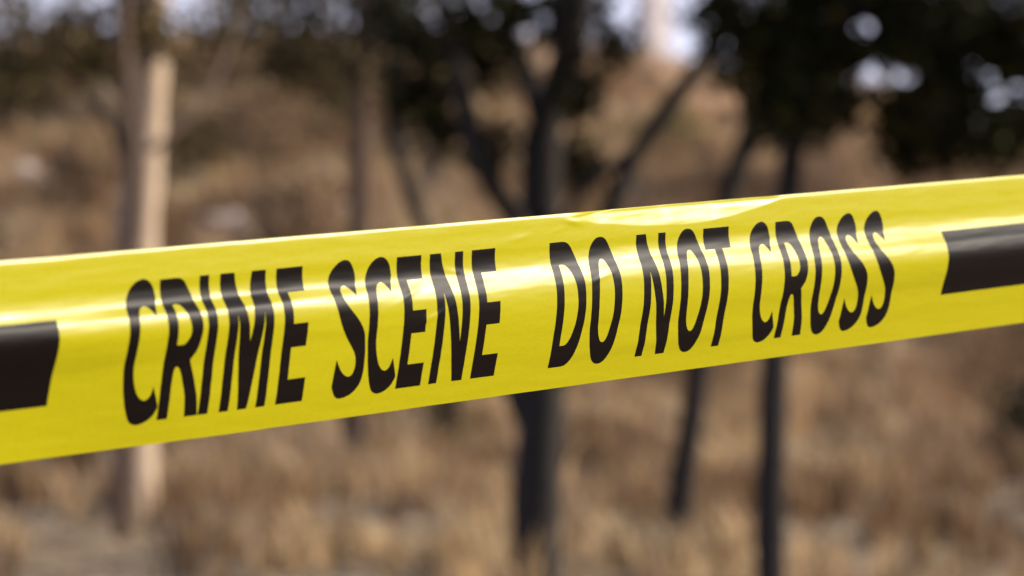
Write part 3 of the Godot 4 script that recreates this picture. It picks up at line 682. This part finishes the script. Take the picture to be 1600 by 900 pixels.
func make_slope_things() -> void:
	var p := rooted("pale_pillar", "whitewashed square pillar standing on the ridge against the sky", "pillar", 2.294, -62.0)
	var base := p.position.y
	var shaft := CSGBox3D.new()
	shaft.name = "shaft"
	shaft.size = Vector3(0.42, 3.4, 0.42)
	shaft.position = Vector3(0, 1.4, 0)
	shaft.rotation.y = 0.5
	shaft.material = M.lime_wash
	p.add_child(shaft)
	bush("green_bush", "small dark green bush on the ridge beside the whitewashed pillar", 1.566, -58.0, 0.65, 0.75, DARK_GREEN, 80, 0.1, "bushes on the slope", M.leaf)
	boulder("pale stone at the left edge of the slope above the tape", -5.655, -45.0, 0.24, 1)
	boulder("pale stone on the slope right of the pale trunk", -3.033, -40.0, 0.24, 2)
	boulder("pale stone at the foot of the reddish brown trunk", -1.789, -40.5, 0.21, 3)
	boulder("pale stone behind the left stem of the forked tree", -0.805, -42.0, 0.14, 4)
	bush("dry_bush", "brown dry bush at the left edge of the slope", -4.467, -40.0, 1.1, 1.1, DRY, 420, 0.08, "bushes on the slope", M.dry_leaf)
	bush("dry_bush", "brown dry bush left of the dark narrow trunk", -3.033, -28.0, 1.2, 1.2, DRY, 300, 0.07, "bushes on the slope", M.dry_leaf)
	bush("dry_bush", "wide brown dry bush midway between pale trunk and reddish brown trunk", -2.990, -46.0, 1.9, 1.3, DRY, 380, 0.08, "bushes on the slope", M.dry_leaf)
	bush("dry_bush", "tall brown dry bush left of the reddish brown trunk", -1.980, -36.0, 1.1, 1.3, DRY, 380, 0.08, "bushes on the slope", M.dry_leaf)
	bush("green_bush", "dark green bush behind the left stem of the forked tree", -0.417, -25.0, 0.5, 1.6, DARK_GREEN, 60, 0.07, "bushes on the slope", M.leaf)
	bush("dry_bush", "yellowish dry bush right of the forked tree", 1.170, -52.0, 1.8, 1.1, DRY, 300, 0.08, "bushes on the slope", M.dry_leaf)
	bush("olive_bush", "olive bush high on the slope left of the pale trunk", -6.333, -50.0, 1.6, 1.0, OLIVE, 260, 0.09, "bushes on the slope", M.leaf)
	bush("olive_bush", "olive bush on the slope just right of the pale trunk", -3.593, -44.0, 1.0, 1.0, OLIVE, 190, 0.08, "bushes on the slope", M.leaf)
	bush("olive_bush", "small olive bush on the slope touching the reddish brown trunk", -2.240, -48.0, 0.9, 1.1, OLIVE, 190, 0.08, "bushes on the slope", M.leaf)
	bush("olive_bush", "olive bush on the open slope right of the forked tree", 1.920, -48.0, 1.3, 0.7, [Color(0.22, 0.18, 0.07), Color(0.28, 0.22, 0.09)], 190, 0.08, "bushes on the slope", M.dry_leaf)
	bush("dry_bush", "pale straw bush between the slanting trunk and the low crown", 3.667, -44.0, 1.3, 1.0, [Color(0.5, 0.37, 0.24), Color(0.42, 0.3, 0.18)], 220, 0.08, "bushes on the slope", M.dry_leaf)
	bush("green_bush", "dark bush low under the right end of the tape", 3.200, -24.0, 0.6, 0.6, DARK_GREEN, 90, 0.07, "bushes on the slope", M.leaf)


func boulder(label: String, x: float, z: float, r: float, sd: int) -> void:
	var t := rooted("pale_stone", label, "stone", x, z, "pale stones lying on the slope")
	var sp := SphereMesh.new()
	sp.radius = 1.0
	sp.height = 2.0
	sp.radial_segments = 20
	sp.rings = 12
	var a := sp.get_mesh_arrays()
	var v: PackedVector3Array = a[Mesh.ARRAY_VERTEX]
	for i in v.size():
		var p := v[i]
		var k := 1.0 + 0.5 * hills.get_noise_3d(p.x * 14.0 + sd * 31.0, p.y * 14.0, p.z * 14.0)
		v[i] = Vector3(p.x * 1.15, p.y * 0.8, p.z) * k * r
	var st := SurfaceTool.new()
	a[Mesh.ARRAY_VERTEX] = v
	var am := ArrayMesh.new()
	am.add_surface_from_arrays(Mesh.PRIMITIVE_TRIANGLES, a)
	st.create_from(am, 0)
	st.generate_normals()
	part("rock", st.commit(), M.pale_stone, t, Vector3(0, r * 0.75, 0))


func bush(called: String, label: String, x: float, z: float, w: float, h: float, tones: Array, count: int, size: float, group: String, m: Material) -> void:
	var t := rooted(called, label, "bush", x, z, group)
	var l := Leaves.new()
	for k in 9:
		var a := TAU * k / 9.0 + rng.randf() * 0.5
		var tip := Vector3(cos(a) * w * 0.42, h * rng.randf_range(0.6, 0.95), sin(a) * w * 0.42)
		part("stem", limb([Vector3(cos(a), -0.5, sin(a)) * 0.04, tip * Vector3(0.4, 0.5, 0.4), tip], 0.018, 0.005, 5), M.brown_bark, t)
	for k in count:
		var o := Vector3(rng.randfn(0, 0.42), 0, rng.randfn(0, 0.42))
		o.y = rng.randf_range(0.08, 1.0) * (1.0 - 0.35 * minf(o.length_squared(), 1.0))
		spray(l, o * Vector3(w * 0.5, h, w * 0.5), Vector3.ONE * size * 2.2, 8, size, tones)
	commit_leaves(l, "foliage", m, t)


# ------------------------------------------------------------------ dry grass
func tuft(sd: int) -> ArrayMesh:
	var r := RandomNumberGenerator.new()
	r.seed = sd
	var v := PackedVector3Array()
	for b in 16:
		var a := r.randf() * TAU
		var lean := r.randf_range(0.1, 0.6)
		var h := r.randf_range(0.5, 1.0)
		var root := Vector3(r.randf_range(-0.12, 0.12), -0.03, r.randf_range(-0.12, 0.12))
		var out_ := Vector3(cos(a), 0, sin(a))
		var s := Vector3(-sin(a + 0.5), 0, cos(a + 0.5)) * 0.016
		var mid := root + out_ * lean * 0.35 * h + Vector3.UP * h * 0.6
		var tip := root + out_ * lean * h + Vector3.UP * h * 0.92
		v.append_array([root - s, mid - s * 0.8, root + s, root + s, mid - s * 0.8, mid + s * 0.8, mid - s * 0.8, tip, mid + s * 0.8])
	return mesh_of(v, PackedVector3Array(), PackedInt32Array())


func make_grass() -> void:
	var kinds := []
	for k in 3:
		kinds.append([])
	var r := RandomNumberGenerator.new()
	r.seed = 77
	for i in 70000:
		var far := lerpf(9.0, 72.0, pow(r.randf(), 0.75))
		var x := r.randf_range(-1, 1) * (far * 0.28 + 4.0)
		var thick := hills.get_noise_2d(x * 12.0 + 300.0, far * 5.0)
		if thick < r.randf_range(-0.45, 0.15) or (far < 24.0 and r.randf() > (far - 8.0) / 26.0):
			continue
		var tone := hills.get_noise_2d(x * 7.0, -far * 4.0 + 700.0)
		var c := Color(0.435, 0.308, 0.182).lerp(Color(0.57, 0.43, 0.25), clampf(tone * 2.8, 0, 1)).lerp(Color(0.25, 0.160, 0.088), clampf(-tone * 3.0, 0, 1))
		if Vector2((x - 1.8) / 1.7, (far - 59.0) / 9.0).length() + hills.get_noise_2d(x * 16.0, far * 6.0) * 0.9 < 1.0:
			c = Color(0.68, 0.51, 0.34)   # sunlit grass on the crest, the sunlight painted into the tuft colour
		c = c * r.randf_range(0.6, 1.35)
		var h := r.randf_range(0.25, 0.6) * (0.6 + 0.5 * smoothstep(12.0, 40.0, far))
		var b := Basis(Vector3.UP, r.randf() * TAU).scaled(Vector3(h * 1.3, h, h * 1.3))
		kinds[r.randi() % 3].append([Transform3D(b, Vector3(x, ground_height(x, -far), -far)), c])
	var names := ["straw coloured dry grass tufts covering the slope behind the tape", "brown dry grass tufts scattered over the slope behind the tape", "short dry grass tufts standing between the trees"]
	for k in 3:
		var mm := MultiMesh.new()
		mm.transform_format = MultiMesh.TRANSFORM_3D
		mm.use_colors = true
		mm.mesh = tuft(k + 1)
		mm.instance_count = kinds[k].size()
		for i in kinds[k].size():
			mm.set_instance_transform(i, kinds[k][i][0])
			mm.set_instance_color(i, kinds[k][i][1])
		var o := MultiMeshInstance3D.new()
		o.name = numbered("dry_grass")
		o.multimesh = mm
		o.material_override = M.straw
		add_child(o)
		o.set_meta("kind", "stuff")
		o.set_meta("label", names[k])
		o.set_meta("category", "grass")
